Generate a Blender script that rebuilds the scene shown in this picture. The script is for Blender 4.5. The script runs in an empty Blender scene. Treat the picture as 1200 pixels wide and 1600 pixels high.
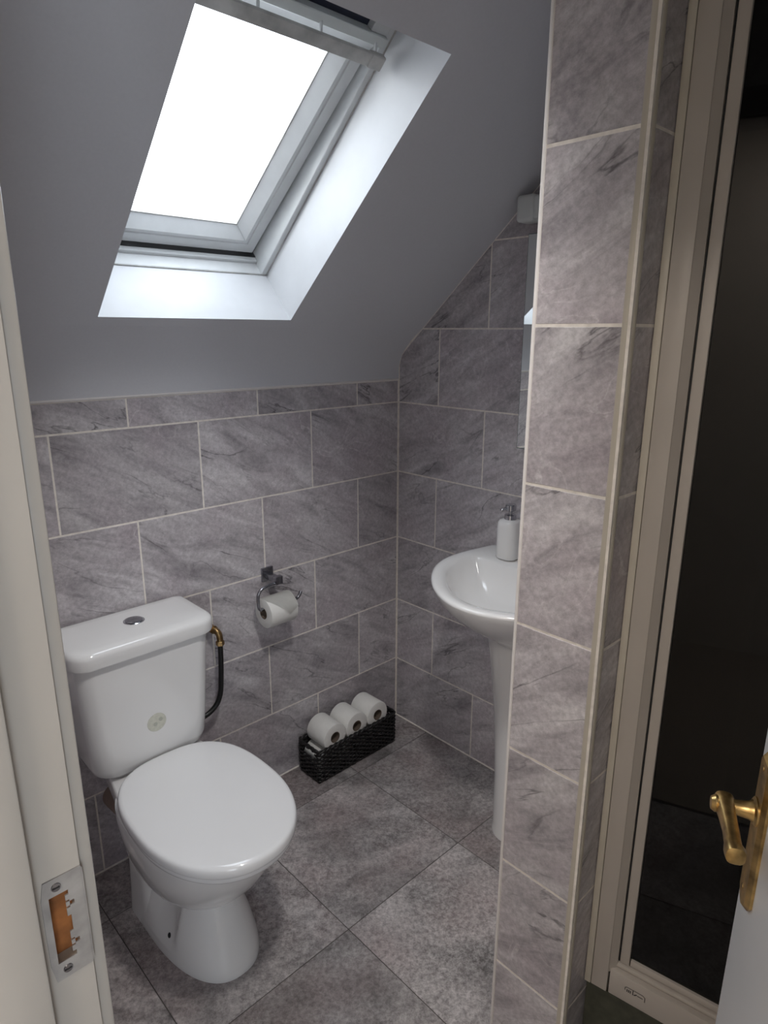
import bpy, bmesh, math, random
from mathutils import Vector, Matrix
random.seed(7)
R = math.radians
scene = bpy.context.scene
COL = scene.collection

# ------------------------------------------------------------------ camera
CAM = Vector((-1.68745, -1.69211, 1.50722))
YAW, PITCH, ROLL, FPX = 0.762803, 0.266568, 0.003482, 1032.06
f = Vector((math.sin(YAW)*math.cos(PITCH), math.cos(YAW)*math.cos(PITCH), -math.sin(PITCH)))
r0 = Vector((math.cos(YAW), -math.sin(YAW), 0)); u0 = r0.cross(f)
rr = r0*math.cos(ROLL)+u0*math.sin(ROLL); uu = -r0*math.sin(ROLL)+u0*math.cos(ROLL)
cam = bpy.data.cameras.new('camera'); co = bpy.data.objects.new('camera', cam); COL.objects.link(co)
co.matrix_world = Matrix(((rr.x, uu.x, -f.x, CAM.x), (rr.y, uu.y, -f.y, CAM.y), (rr.z, uu.z, -f.z, CAM.z), (0, 0, 0, 1)))
cam.sensor_fit = 'VERTICAL'; cam.sensor_height = 32.0; cam.lens = 32.0*FPX/1600.0
cam.clip_start = 0.005; cam.clip_end = 100
scene.camera = co

# ------------------------------------------------------------------ sky, exposure
w = bpy.data.worlds.new('world'); scene.world = w; w.use_nodes = True
bg = w.node_tree.nodes['Background']
bg.inputs[0].default_value = (0.87, 0.935, 1.0, 1); bg.inputs[1].default_value = 5.0
scene.view_settings.view_transform = 'Standard'; scene.view_settings.look = 'None'
scene.view_settings.exposure = 0.72; scene.view_settings.gamma = 1.0
scene.view_settings.use_curve_mapping = False
HALL_FILL_POWER = 7.5
ROOM_FILL_POWER = 25.0

# slope frame of the roof window: s runs up the slope, d out through the roof
SA = R(41.5); SB = Vector((0, -.132, 1.537))
SE = Vector((0, -math.cos(SA), math.sin(SA))); SN = Vector((0, math.sin(SA), math.cos(SA)))
def SP(x, s, d): return Vector((x, 0, 0))+SB+SE*s+SN*d
WX0, WX1, WS = -1.086, -.557, .755
# the daylight opening, marked as a sampling portal for the sky
pl = bpy.data.lights.new('roof_window_portal', 'AREA'); pl.shape = 'RECTANGLE'; pl.size = .56; pl.size_y = .8
pl.cycles.is_portal = True
po = bpy.data.objects.new('roof_window_portal', pl); COL.objects.link(po)
zc_ = SN; xc_ = Vector((1, 0, 0)); yc_ = zc_.cross(xc_); c_ = SP((WX0+WX1)/2, .37, .33)
po.matrix_world = Matrix(((xc_.x, yc_.x, zc_.x, c_.x), (xc_.y, yc_.y, zc_.y, c_.y), (xc_.z, yc_.z, zc_.z, c_.z), (0, 0, 0, 1)))

pl = bpy.data.lights.new('fill_window_portal', 'AREA'); pl.shape = 'RECTANGLE'; pl.size = .9; pl.size_y = 1.42; pl.cycles.is_portal = True
po = bpy.data.objects.new('fill_window_portal', pl); COL.objects.link(po); po.location = (-2.485, -3.32, 1.25); po.rotation_euler = (R(90), 0, 0)  # sky portal for the added hallway window

# ------------------------------------------------------------------ materials
def new_mat(name):
    m = bpy.data.materials.new(name); m.use_nodes = True
    nt = m.node_tree; return m, nt, nt.nodes['Principled BSDF']
def N(nt, t, **k):
    n = nt.nodes.new(t)
    for a, b in k.items():
        if a.startswith('i_'):
            n.inputs[a[2:].replace('_', ' ')].default_value = b
        else: setattr(n, a, b)
    return n
def L(nt, a, b): nt.links.new(a, b)
def ramp(nt, src, stops, interp='LINEAR'):
    n = N(nt, 'ShaderNodeValToRGB'); cr = n.color_ramp; cr.interpolation = interp
    while len(cr.elements) < len(stops): cr.elements.new(.5)
    for e, (p, c) in zip(cr.elements, stops):
        e.position = p; e.color = c if len(c) == 4 else (*c, 1)
    L(nt, src, n.inputs[0]); return n
def mix(nt, a, b, fac, mode='MIX'):
    n = N(nt, 'ShaderNodeMix', data_type='RGBA', blend_type=mode)
    for s, v in ((n.inputs[0], fac), (n.inputs[6], a), (n.inputs[7], b)):
        if hasattr(v, 'links') or hasattr(v, 'is_linked'): L(nt, v, s)
        else: s.default_value = v if not isinstance(v, tuple) or len(v) == 4 else (*v, 1)
    return n.outputs[2]
def plain(name, col, rough=.5, metal=0, coat=0, noise=.06, scale=30, bump=.0, spec=.5):
    m, nt, b = new_mat(name)
    tc = N(nt, 'ShaderNodeTexCoord'); nz = N(nt, 'ShaderNodeTexNoise'); nz.inputs['Scale'].default_value = scale
    nz.inputs['Detail'].default_value = 5; L(nt, tc.outputs['Object'], nz.inputs['Vector'])
    lo = tuple(max(0, c*(1-noise)) for c in col); hi = tuple(min(1, c*(1+noise)) for c in col)
    rp = ramp(nt, nz.outputs[0], [(.3, lo), (.7, hi)]); L(nt, rp.outputs[0], b.inputs['Base Color'])
    b.inputs['Roughness'].default_value = rough; b.inputs['Metallic'].default_value = metal
    b.inputs['Coat Weight'].default_value = coat; b.inputs['Coat Roughness'].default_value = .06
    b.inputs['Specular IOR Level'].default_value = spec
    if bump:
        bp = N(nt, 'ShaderNodeBump'); bp.inputs['Strength'].default_value = bump; bp.inputs['Distance'].default_value = .002
        L(nt, nz.outputs[0], bp.inputs['Height']); L(nt, bp.outputs[0], b.inputs['Normal'])
    return m
def stone(name, dark, mid, light, vein, rough, streak=4.0, ang=25, crack=.85, speckle=0.0, mauve=(.2, .17, .185), veins=.55, grain=.28, tone=.1):
    """ceramic tile printed like marble: every tile takes its own patch of the pattern"""
    m, nt, b = new_mat(name)
    tc = N(nt, 'ShaderNodeTexCoord'); oi = N(nt, 'ShaderNodeObjectInfo')
    mp = N(nt, 'ShaderNodeMapping'); mp.inputs['Rotation'].default_value = (0, 0, R(ang))
    mu = N(nt, 'ShaderNodeVectorMath', operation='SCALE'); mu.inputs[0].default_value = (37, 53, 91)
    L(nt, oi.outputs['Random'], mu.inputs['Scale'])
    L(nt, tc.outputs['Object'], mp.inputs['Vector'])
    st = N(nt, 'ShaderNodeVectorMath', operation='MULTIPLY'); st.inputs[1].default_value = (1, streak, 1)
    L(nt, mp.outputs[0], st.inputs[0])
    ad = N(nt, 'ShaderNodeVectorMath', operation='ADD'); L(nt, st.outputs[0], ad.inputs[0]); L(nt, mu.outputs[0], ad.inputs[1])
    ad2 = N(nt, 'ShaderNodeVectorMath', operation='ADD'); L(nt, mp.outputs[0], ad2.inputs[0]); L(nt, mu.outputs[0], ad2.inputs[1])
    n1 = N(nt, 'ShaderNodeTexNoise'); n1.inputs['Scale'].default_value = 5; n1.inputs['Detail'].default_value = 9
    n1.inputs['Roughness'].default_value = .62; n1.inputs['Distortion'].default_value = .7; L(nt, ad.outputs[0], n1.inputs['Vector'])
    c1 = ramp(nt, n1.outputs[0], [(.28, dark), (.48, mid), (.72, light)])
    n2 = N(nt, 'ShaderNodeTexNoise'); n2.inputs['Scale'].default_value = 4.5; n2.inputs['Detail'].default_value = 3
    L(nt, ad2.outputs[0], n2.inputs['Vector'])
    f2 = ramp(nt, n2.outputs[0], [(.46, (0, 0, 0)), (.68, (1, 1, 1))])
    c2 = mix(nt, c1.outputs[0], (*mauve, 1), N(nt, 'ShaderNodeMath', operation='MULTIPLY').outputs[0])
    mm = c2.node.inputs[0].links[0].from_node; L(nt, f2.outputs[0], mm.inputs[0]); mm.inputs[1].default_value = .55
    # pale veins
    n3 = N(nt, 'ShaderNodeTexNoise'); n3.inputs['Scale'].default_value = 7; n3.inputs['Detail'].default_value = 7
    n3.inputs['Distortion'].default_value = 1.4; L(nt, ad2.outputs[0], n3.inputs['Vector'])
    v3 = ramp(nt, n3.outputs[0], [(.485, (0, 0, 0)), (.5, (1, 1, 1)), (.515, (0, 0, 0))])
    m3 = N(nt, 'ShaderNodeMath', operation='MULTIPLY'); L(nt, v3.outputs[0], m3.inputs[0]); L(nt, f2.outputs[0], m3.inputs[1])
    m3b = N(nt, 'ShaderNodeMath', operation='MULTIPLY'); L(nt, m3.outputs[0], m3b.inputs[0]); m3b.inputs[1].default_value = veins
    c3 = mix(nt, c2, (*vein, 1), m3b.outputs[0])
    # dark hair cracks following the streaks
    n4 = N(nt, 'ShaderNodeTexNoise'); n4.inputs['Scale'].default_value = 2.6; n4.inputs['Detail'].default_value = 8
    n4.inputs['Distortion'].default_value = .5; L(nt, ad.outputs[0], n4.inputs['Vector'])
    v4 = ramp(nt, n4.outputs[0], [(.489, (0, 0, 0)), (.5, (1, 1, 1)), (.511, (0, 0, 0))])
    m4 = N(nt, 'ShaderNodeMath', operation='MULTIPLY'); L(nt, v4.outputs[0], m4.inputs[0])
    inv = ramp(nt, n2.outputs[0], [(.36, (1, 1, 1)), (.52, (0, 0, 0))]); L(nt, inv.outputs[0], m4.inputs[1])
    m4b = N(nt, 'ShaderNodeMath', operation='MULTIPLY'); L(nt, m4.outputs[0], m4b.inputs[0]); m4b.inputs[1].default_value = crack
    c4 = mix(nt, c3, tuple(c*.35 for c in dark)+(1,), m4b.outputs[0])
    out = c4
    n5 = N(nt, 'ShaderNodeTexNoise'); n5.inputs['Scale'].default_value = 90; n5.inputs['Detail'].default_value = 6
    n5.inputs['Roughness'].default_value = .75; L(nt, ad2.outputs[0], n5.inputs['Vector'])
    g5 = ramp(nt, n5.outputs[0], [(.3, (1-grain,)*3), (.7, (1+grain*.8,)*3)])
    out = mix(nt, out, g5.outputs[0], 1.0, 'MULTIPLY')
    if speckle:
        n6 = N(nt, 'ShaderNodeTexNoise'); n6.inputs['Scale'].default_value = 45; n6.inputs['Detail'].default_value = 14
        n6.inputs['Roughness'].default_value = .92; L(nt, ad2.outputs[0], n6.inputs['Vector'])
        f6 = ramp(nt, n6.outputs[0], [(.46, (0, 0, 0)), (.72, (1, 1, 1))])
        m6 = N(nt, 'ShaderNodeMath', operation='MULTIPLY'); L(nt, f6.outputs[0], m6.inputs[0])
        n7 = N(nt, 'ShaderNodeTexNoise'); n7.inputs['Scale'].default_value = 3.2; n7.inputs['Detail'].default_value = 4
        L(nt, ad2.outputs[0], n7.inputs['Vector'])
        f7 = ramp(nt, n7.outputs[0], [(.38, (.1, .1, .1)), (.62, (1, 1, 1))]); L(nt, f7.outputs[0], m6.inputs[1])
        m6b = N(nt, 'ShaderNodeMath', operation='MULTIPLY'); L(nt, m6.outputs[0], m6b.inputs[0]); m6b.inputs[1].default_value = speckle
        out = mix(nt, out, (*vein, 1), m6b.outputs[0])
    # small tone differences from tile to tile
    hv = N(nt, 'ShaderNodeMapRange'); hv.inputs['To Min'].default_value = 1-tone; hv.inputs['To Max'].default_value = 1+tone
    L(nt, oi.outputs['Random'], hv.inputs['Value'])
    hs = N(nt, 'ShaderNodeHueSaturation'); L(nt, hv.outputs[0], hs.inputs['Value']); L(nt, out, hs.inputs['Color'])
    L(nt, hs.outputs[0], b.inputs['Base Color'])
    b.inputs['Roughness'].default_value = rough
    bp = N(nt, 'ShaderNodeBump'); bp.inputs['Strength'].default_value = .12; bp.inputs['Distance'].default_value = .0015
    L(nt, n5.outputs[0], bp.inputs['Height']); L(nt, bp.outputs[0], b.inputs['Normal'])
    return m
def pane_mat(name, tint, ior=1.5, refl=1.0, dirt=0.0):
    m = bpy.data.materials.new(name); m.use_nodes = True; nt = m.node_tree; nt.nodes.clear()
    o = N(nt, 'ShaderNodeOutputMaterial'); t = N(nt, 'ShaderNodeBsdfTransparent'); t.inputs[0].default_value = (*tint, 1)
    g = N(nt, 'ShaderNodeBsdfGlossy'); g.inputs['Roughness'].default_value = .02; g.inputs[0].default_value = (refl, refl, refl, 1)
    fr = N(nt, 'ShaderNodeFresnel'); fr.inputs[0].default_value = ior
    ge = N(nt, 'ShaderNodeNewGeometry'); sb = N(nt, 'ShaderNodeMath', operation='SUBTRACT'); sb.inputs[0].default_value = 1
    L(nt, ge.outputs['Backfacing'], sb.inputs[1]); fm = N(nt, 'ShaderNodeMath', operation='MULTIPLY'); L(nt, fr.outputs[0], fm.inputs[0]); L(nt, sb.outputs[0], fm.inputs[1])
    ms = N(nt, 'ShaderNodeMixShader'); L(nt, fm.outputs[0], ms.inputs[0]); L(nt, t.outputs[0], ms.inputs[1]); L(nt, g.outputs[0], ms.inputs[2])
    last = ms
    if dirt:
        tc = N(nt, 'ShaderNodeTexCoord'); nz = N(nt, 'ShaderNodeTexNoise'); nz.inputs['Scale'].default_value = 6; nz.inputs['Detail'].default_value = 6
        L(nt, tc.outputs['Object'], nz.inputs['Vector'])
        f6 = ramp(nt, nz.outputs[0], [(.4, (.3, .3, .3)), (.7, (dirt, dirt, dirt))])
        tr = N(nt, 'ShaderNodeBsdfTranslucent'); tr.inputs[0].default_value = (.85, .87, .88, 1)
        m2 = N(nt, 'ShaderNodeMixShader'); L(nt, f6.outputs[0], m2.inputs[0]); L(nt, ms.outputs[0], m2.inputs[1]); L(nt, tr.outputs[0], m2.inputs[2]); last = m2
    L(nt, last.outputs[0], o.inputs[0]); return m

M = {}
M['wall_tile'] = stone('wall_tile_grey_marble', (.275, .255, .27), (.48, .45, .472), (.68, .655, .67), (.74, .72, .72), .3, streak=3.6, ang=-28, mauve=(.45, .39, .425))
M['floor_tile'] = stone('floor_tile_slate', (.1, .092, .091), (.3, .275, .273), (.55, .51, .505), (.82, .79, .78), .42, streak=1.4, ang=35, crack=.3, speckle=.85, veins=.12, grain=.5, tone=.2, mauve=(.36, .285, .28))
M['grout'] = plain('grout_cream', (.84, .79, .73), .85, noise=.12, scale=60, bump=.2)
M['floor_grout'] = plain('floor_grout_dark', (.1, .09, .085), .9, noise=.2, scale=50)
M['paint'] = plain('ceiling_paint_white', (.66, .665, .70), .7, noise=.015, scale=160, bump=.08)
M['reveal'] = plain('reveal_paint_white', (.66, .665, .68), .45, noise=.03, scale=14, bump=.1)
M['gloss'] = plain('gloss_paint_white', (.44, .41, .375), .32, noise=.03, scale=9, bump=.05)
M['leaf'] = plain('door_leaf_lit', (.82, .82, .82), .35, noise=.02, scale=9, bump=.04)  # lining paint in a lighter copy, skylight on the leaf put into the colour
M['wood'] = plain('window_wood_white', (.62, .63, .635), .4, noise=.04, scale=22, bump=.12)
M['bar'] = plain('bar_aged_white', (.44, .43, .41), .5, noise=.25, scale=22)
M['black'] = plain('black_rubber', (.012, .012, .014), .6, noise=.2)
M['navy'] = plain('vent_slot_dark', (.012, .016, .035), .5, noise=.2)
M['ceramic'] = plain('ceramic_white', (.88, .875, .87), .12, noise=.012, scale=6, coat=.4)
M['seat'] = plain('seat_plastic_white', (.91, .91, .915), .16, noise=.01, scale=6, coat=.3)
M['chrome'] = plain('chrome', (.62, .63, .66), .12, metal=1, noise=.05)
M['darkchrome'] = plain('chrome_dulled', (.34, .34, .37), .24, metal=1, noise=.25, scale=60)
M['brass'] = plain('brass_worn', (.5, .34, .14), .33, metal=1, noise=.5, scale=45, bump=.15)
M['brassdark'] = plain('brass_pipe_tarnished', (.36, .24, .11), .35, metal=1, noise=.45, scale=80)
M['steel'] = plain('strike_steel', (.36, .345, .335), .45, metal=.25, noise=.22, scale=40)
M['timber'] = plain('raw_timber', (.3, .11, .03), .7, noise=.4, scale=40)
M['hose'] = plain('hose_black', (.008, .008, .008), .4, noise=.2)
M['paper'] = plain('tissue_white', (.82, .81, .78), .95, noise=.02, scale=60, bump=.15)
M['core'] = plain('cardboard_core', (.17, .13, .1), .9, noise=.12, scale=40)
M['wicker'] = plain('wicker_black', (.012, .011, .011), .36, noise=.4, scale=50, bump=.2)
M['plastic'] = plain('plastic_white', (.62, .64, .63), .4, noise=.02)
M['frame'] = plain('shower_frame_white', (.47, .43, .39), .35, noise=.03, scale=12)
M['silicone'] = plain('trim_cream', (.52, .48, .41), .35, noise=.05, scale=20)
M['trimwhite'] = plain('trim_white', (.86, .83, .81), .3, noise=.02)
M['plinth'] = plain('plinth_dark', (.05, .052, .035), .5, noise=.35, scale=40)
M['tray'] = plain('tray_dark', (.06, .06, .06), .5, noise=.2)
M['disc'] = plain('disc_pale', (.68, .68, .59), .2, noise=.08, scale=120)
M['discink'] = plain('disc_ink', (.47, .48, .41), .3)
M['soil'] = plain('pan_connector_brown', (.3, .22, .18), .6)
M['hallpaint'] = plain('hall_paint', (.75, .7, .64), .8, noise=.02)
M['carpet'] = plain('hall_carpet', (.4, .35, .3), .95, noise=.2, scale=200)
M['roofglass'] = pane_mat('roof_glass', (.95, .96, .97), 1.45, 1.0)
M['showerglass'] = pane_mat('shower_glass_smoked', (.08, .092, .092), 1.42, .75)
m, nt, b = new_mat('mirror_silver'); b.inputs['Metallic'].default_value = 1; b.inputs['Roughness'].default_value = .01
nz = N(nt, 'ShaderNodeTexNoise'); nz.inputs['Scale'].default_value = 4
rp = ramp(nt, nz.outputs[0], [(.3, (.84, .87, .86)), (.7, (.87, .89, .88))]); L(nt, rp.outputs[0], b.inputs['Base Color']); M['mirror'] = m
M['mirroredge'] = plain('mirror_edge_green', (.1, .17, .14), .15, noise=.1)
m, nt, b = new_mat('fill_lamp_glow'); b.inputs['Base Color'].default_value = (.9, .9, .88, 1)
nz = N(nt, 'ShaderNodeTexNoise'); nz.inputs['Scale'].default_value = 3
rp = ramp(nt, nz.outputs[0], [(0, (1, .88, .74)), (1, (1, .9, .77))]); L(nt, rp.outputs[0], b.inputs['Emission Color'])
b.inputs['Emission Strength'].default_value = 2.0; M['glow'] = m

# ------------------------------------------------------------------ mesh helpers
def link(name, me, mat, parent=None, smooth=False, loc=None):
    o = bpy.data.objects.new(name, me); COL.objects.link(o)
    if mat is not None and not me.materials: me.materials.append(mat)
    if parent is not None: o.parent = parent
    if loc is not None: o.location = loc
    if smooth:
        for p in me.polygons: p.use_smooth = True
    return o
def tag(o, label, cat, group=None, kind=None):
    o['label'] = label; o['category'] = cat
    if group: o['group'] = group
    if kind: o['kind'] = kind
    return o
def empty(name, loc, label, cat, group=None, kind=None, rz=0):
    o = bpy.data.objects.new(name, None); COL.objects.link(o); o.location = loc; o.rotation_euler[2] = rz
    o.empty_display_size = .05
    return tag(o, label, cat, group, kind)
def from_bm(bm, name):
    bmesh.ops.recalc_face_normals(bm, faces=bm.faces)
    me = bpy.data.meshes.new(name); bm.to_mesh(me); bm.free(); return me
def autosmooth(o, ang=40):
    for p in o.data.polygons: p.use_smooth = True
    o.data.set_sharp_from_angle(angle=R(ang))
    return o
def add_box(bm, lo, hi, fn=None, bevel=0, seg=2):
    vs = [bm.verts.new(fn(*p) if fn else p) for p in
          [(x, y, z) for x in (lo[0], hi[0]) for y in (lo[1], hi[1]) for z in (lo[2], hi[2])]]
    F = [(0, 1, 3, 2), (4, 6, 7, 5), (0, 4, 5, 1), (2, 3, 7, 6), (0, 2, 6, 4), (1, 5, 7, 3)]
    fs = [bm.faces.new([vs[i] for i in q]) for q in F]
    if bevel:
        es = list({e for fc in fs for e in fc.edges})
        bmesh.ops.bevel(bm, geom=es, offset=bevel, segments=seg, profile=.5, affect='EDGES')
def box(name, lo, hi, mat, parent=None, bevel=0, fn=None, seg=2, org=None):
    bm = bmesh.new()
    g = fn if fn else (lambda x, y, z: (x, y, z))
    if org is not None:
        oo = Vector(org); h = lambda x, y, z: Vector(g(x, y, z))-oo
    else: h = g
    add_box(bm, lo, hi, h, bevel, seg)
    o = link(name, from_bm(bm, name), mat, parent)
    if bevel: autosmooth(o, 30)
    return o
def loft_bm(bm, rings, cap0=True, cap1=True, closed=True):
    prev = None; n = len(rings[0]); allv = []
    for rg in rings:
        vs = [bm.verts.new(p) for p in rg]; allv.append(vs)
        if prev:
            for i in range(n if closed else n-1):
                j = (i+1) % n
                bm.faces.new((prev[i], prev[j], vs[j], vs[i]))
        prev = vs
    if cap0: bm.faces.new(list(reversed(allv[0])))
    if cap1: bm.faces.new(allv[-1])
def loft(name, rings, mat, parent=None, cap0=True, cap1=True, ang=45):
    bm = bmesh.new(); loft_bm(bm, rings, cap0, cap1)
    return autosmooth(link(name, from_bm(bm, name), mat, parent), ang)
def frame_of(t, ref=None):
    t = t.normalized(); a = ref or (Vector((0, 0, 1)) if abs(t.z) < .9 else Vector((1, 0, 0)))
    n = t.cross(a).normalized(); return n, t.cross(n).normalized()
def tube_rings(pts, rad, seg=12):
    pts = [Vector(p) for p in pts]; rings = []; n = None
    for i, p in enumerate(pts):
        t = (pts[min(i+1, len(pts)-1)]-pts[max(i-1, 0)]).normalized()
        if n is None: n, bb = frame_of(t)
        else:
            n = (n-t*n.dot(t)).normalized(); bb = t.cross(n)
        rd = rad[i] if isinstance(rad, (list, tuple)) else rad
        rings.append([p+(n*math.cos(a)+bb*math.sin(a))*rd for a in [2*math.pi*k/seg for k in range(seg)]])
    return rings
def tube(name, pts, rad, mat, parent=None, seg=12, ang=45):
    return loft(name, tube_rings(pts, rad, seg), mat, parent, ang=ang)
def smooth_path(pts, n=6):
    pts = [Vector(p) for p in pts]; out = []
    P = [pts[0]]+pts+[pts[-1]]
    for i in range(1, len(P)-2):
        for k in range(n):
            t = k/n; a, b_, c, d = P[i-1], P[i], P[i+1], P[i+2]
            out.append(.5*((2*b_)+(c-a)*t+(2*a-5*b_+4*c-d)*t*t+(3*b_-a-3*c+d)*t**3))
    out.append(pts[-1]); return out
def disc_rings(center, axis, prof, seg=32):
    """lathe: prof = [(along, radius)]"""
    c = Vector(center); t = Vector(axis).normalized(); n, bb = frame_of(t)
    return [[c+t*a+(n*math.cos(q)+bb*math.sin(q))*max(rd, 1e-5) for q in [2*math.pi*k/seg for k in range(seg)]] for a, rd in prof]
def lathe(name, center, axis, prof, mat, parent=None, seg=32, ang=40, cap=True):
    return loft(name, disc_rings(center, axis, prof, seg), mat, parent, cap, cap, ang)
def egg(hw, yb, yf, z, cx, nf=2.2, nb=2.6, split=.46, n=56):
    yc = yb+(yf-yb)*split; out = []
    for k in range(n):
        th = 2*math.pi*k/n; c, s = math.cos(th), math.sin(th); e = nb if s > 0 else nf
        x = hw*math.copysign(abs(c)**(2/e), c)
        y = yc+((yb-yc) if s > 0 else (yc-yf))*math.copysign(abs(s)**(2/e), s)
        out.append(Vector((cx+x, y, z)))
    return out
def rrect(x0, x1, y0, y1, rad, z, n=6):
    """rounded rectangle; rad = (front-left, front-right, back-right, back-left), front = y0"""
    out = []
    for (cx, cy, a0, rd) in ((x0, y0, 180, rad[0]), (x1, y0, 270, rad[1]), (x1, y1, 0, rad[2]), (x0, y1, 90, rad[3])):
        ox = cx+rd if cx == x0 else cx-rd; oy = cy+rd if cy == y0 else cy-rd
        for k in range(n+1):
            a = R(a0+90*k/n); out.append(Vector((ox+rd*math.cos(a), oy+rd*math.sin(a), z)))
    return out

# ------------------------------------------------------------------ tiles
def clip(poly, nx, ny, c):
    """keep nx*x+ny*y<=c"""
    out = []
    for i in range(len(poly)):
        a, b_ = poly[i], poly[(i+1) % len(poly)]
        da, db = nx*a[0]+ny*a[1]-c, nx*b_[0]+ny*b_[1]-c
        if da <= 0: out.append(a)
        if (da < 0 < db) or (db < 0 < da):
            t = da/(da-db); out.append((a[0]+(b_[0]-a[0])*t, a[1]+(b_[1]-a[1])*t))
    return out
TILE_CACHE = {}
def tile(parent, poly, O, U, V, Nn, mat, th=.008, ch=.0009, jit=.0003, name='tile'):
    """poly in (u, v); front face on the plane through O with outward normal Nn"""
    if len(poly) < 3: return
    ar = .5*sum(poly[i][0]*poly[(i+1) % len(poly)][1]-poly[(i+1) % len(poly)][0]*poly[i][1] for i in range(len(poly)))
    if abs(ar) < 2e-4: return
    if ar < 0: poly = poly[::-1]
    cu = sum(p[0] for p in poly)/len(poly); cv = sum(p[1] for p in poly)/len(poly)
    loc = [(p[0]-cu, p[1]-cv) for p in poly]
    key = (mat.name, th, tuple((round(a, 3), round(b_, 3)) for a, b_ in loc))
    me = TILE_CACHE.get(key)
    if me is None:
        bm = bmesh.new()
        fin = []
        for i in range(len(loc)):
            p0, p, p1 = Vector(loc[i-1]), Vector(loc[i]), Vector(loc[(i+1) % len(loc)])
            a = (p-p0).normalized(); b2 = (p1-p).normalized()
            na = Vector((-a.y, a.x)); nb_ = Vector((-b2.y, b2.x)); mdir = (na+nb_)
            q = p+mdir*(ch/max(.3, mdir.dot(na))) if mdir.length > 1e-6 else p
            fin.append((q.x, q.y))
        rings = [[(a, b_, -th) for a, b_ in loc], [(a, b_, -ch) for a, b_ in loc], [(a, b_, 0) for a, b_ in fin]]
        loft_bm(bm, rings, False, True)
        me = from_bm(bm, 'tile'); me.materials.append(mat); TILE_CACHE[key] = me
    o = bpy.data.objects.new(name, me); COL.objects.link(o); o.parent = parent
    P = Vector(O)+Vector(U)*cu+Vector(V)*cv+Vector(Nn)*random.uniform(-jit, jit)
    U_, V_, N_ = Vector(U), Vector(V), Vector(Nn)
    o.matrix_world = Matrix(((U_.x, V_.x, N_.x, P.x), (U_.y, V_.y, N_.y, P.y), (U_.z, V_.z, N_.z, P.z), (0, 0, 0, 1)))
    return o
H = .2525; LT = .3947; Z1 = .2546; G = .0042
ROWS = [0]+[Z1+H*i for i in range(9)]      # lines: floor, E, D, C, B, A, U, V ...
def tile_wall(parent, O, U, V, Nn, u0, u1, vtop, odd, even, clips=(), vmin=0, mat=None, skip=None):
    """odd/even: distance of the first joint from u=0; rows alternate; u runs away from the corner"""
    mat = mat or M['wall_tile']
    for i in range(len(ROWS)-1):
        v0, v1 = max(ROWS[i], vmin), min(ROWS[i+1], vtop)
        if v1-v0 < .012: continue
        off = odd if i % 2 == 0 else even
        js = [off+LT*k for k in range(-9, 12)]
        js = [u0]+[j for j in js if u0+.01 < j < u1-.01]+[u1]
        for a, b_ in zip(js[:-1], js[1:]):
            g = G/2
            p = [(a+g, v0+g), (b_-g, v0+g), (b_-g, v1-g), (a+g, v1-g)]
            for c in clips:
                p = clip(p, *c)
                if len(p) < 3: break
            else: tile(parent, p, O, U, V, Nn, mat)

# ------------------------------------------------------------------ the setting
XD = -1.549                     # room face of the door wall
XDH = -1.665                    # hall face
YF = -2.12                      # front wall
ZC = 2.36
DY0, DY1 = -1.16, -1.846        # door opening between lining faces
SCH = R(10)                     # shower screen leans away from the right-hand wall line

# floor
fl = link('floor', None or (lambda bm: (add_box(bm, (-1.68, -2.3, -.12), (.12, .12, -.0015)), from_bm(bm, 'floor'))[1])(bmesh.new()), M['floor_grout'])
tag(fl, 'bathroom floor of large dark mottled slate-look tiles', 'floor', kind='structure')
fx = [-1.665, -1.24, -.799, -.358, .0]; fy = [0, -.175, -.634, -1.093, -1.552, -2.011, YF]
for i in range(len(fx)-1):
    for j in range(len(fy)-1):
        a, b_ = fx[i], fx[i+1]; c, d = fy[j+1], fy[j]; g = .0012
        tile(fl, [(a+g, c+g), (b_-g, c+g), (b_-g, d-g), (a+g, d-g)], (0, 0, 0), (1, 0, 0), (0, 1, 0), (0, 0, 1), M['floor_tile'], ch=.0008, jit=.0)

# back wall (knee wall) : plane y = 0
wb = box('wall_back', (-1.68, .0006, -.1), (.1, .1, 1.345), M['grout'])
tag(wb, 'low back wall of grey marbled tiles behind the toilet', 'wall', kind='structure')
tile_wall(wb, (0, 0, 0), (-1, 0, 0), (0, 0, 1), (0, -1, 0), .002, 1.545, 1.3415, .3944, .1968)
# right wall : plane x = 0 ; u = -y
cs = [(math.sin(SA)*0, 0, 0)]
def prism(name, poly, fn, mat):
    bm = bmesh.new(); A = [bm.verts.new(fn(p, 0)) for p in poly]; B = [bm.verts.new(fn(p, 1)) for p in poly]
    bm.faces.new(A); bm.faces.new(B[::-1])
    for i in range(len(poly)):
        j = (i+1) % len(poly); bm.faces.new((A[i], B[i], B[j], A[j]))
    return link(name, from_bm(bm, name), mat)
def slope_z(y): return 1.537+(-.132-y)*math.tan(SA)
cove = [(0.0, 1.345), (0.001, 1.385), (-.004, 1.405), (-.015, 1.428), (-.031, 1.451), (-.051, 1.472), (-.078, 1.494), (-.1112, 1.51864)]
YT = -.132-(ZC-1.537)/math.tan(SA)   # where the slope meets the flat ceiling
prof = [(.1, -.1), (.1, 1.38), (.02, 1.45), (-.1, slope_z(-.1)+.05), (YT, ZC+.05), (YF-.08, ZC+.05), (YF-.08, -.1)]
wr = prism('wall_right', prof, lambda p, k: (.0006+.1*k, p[0], p[1]), M['grout'])
tag(wr, 'right-hand wall of grey marbled tiles behind the basin and shower', 'wall', kind='structure')
t_ = math.tan(SA)
sl_clip = (t_*-1, 1, slope_z(0)-.0035)           # v <= slope_z(y=-u)
cove_clips = [(-2.9, 1, 1.3835), (-1.22, 1, 1.408), sl_clip]
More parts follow.
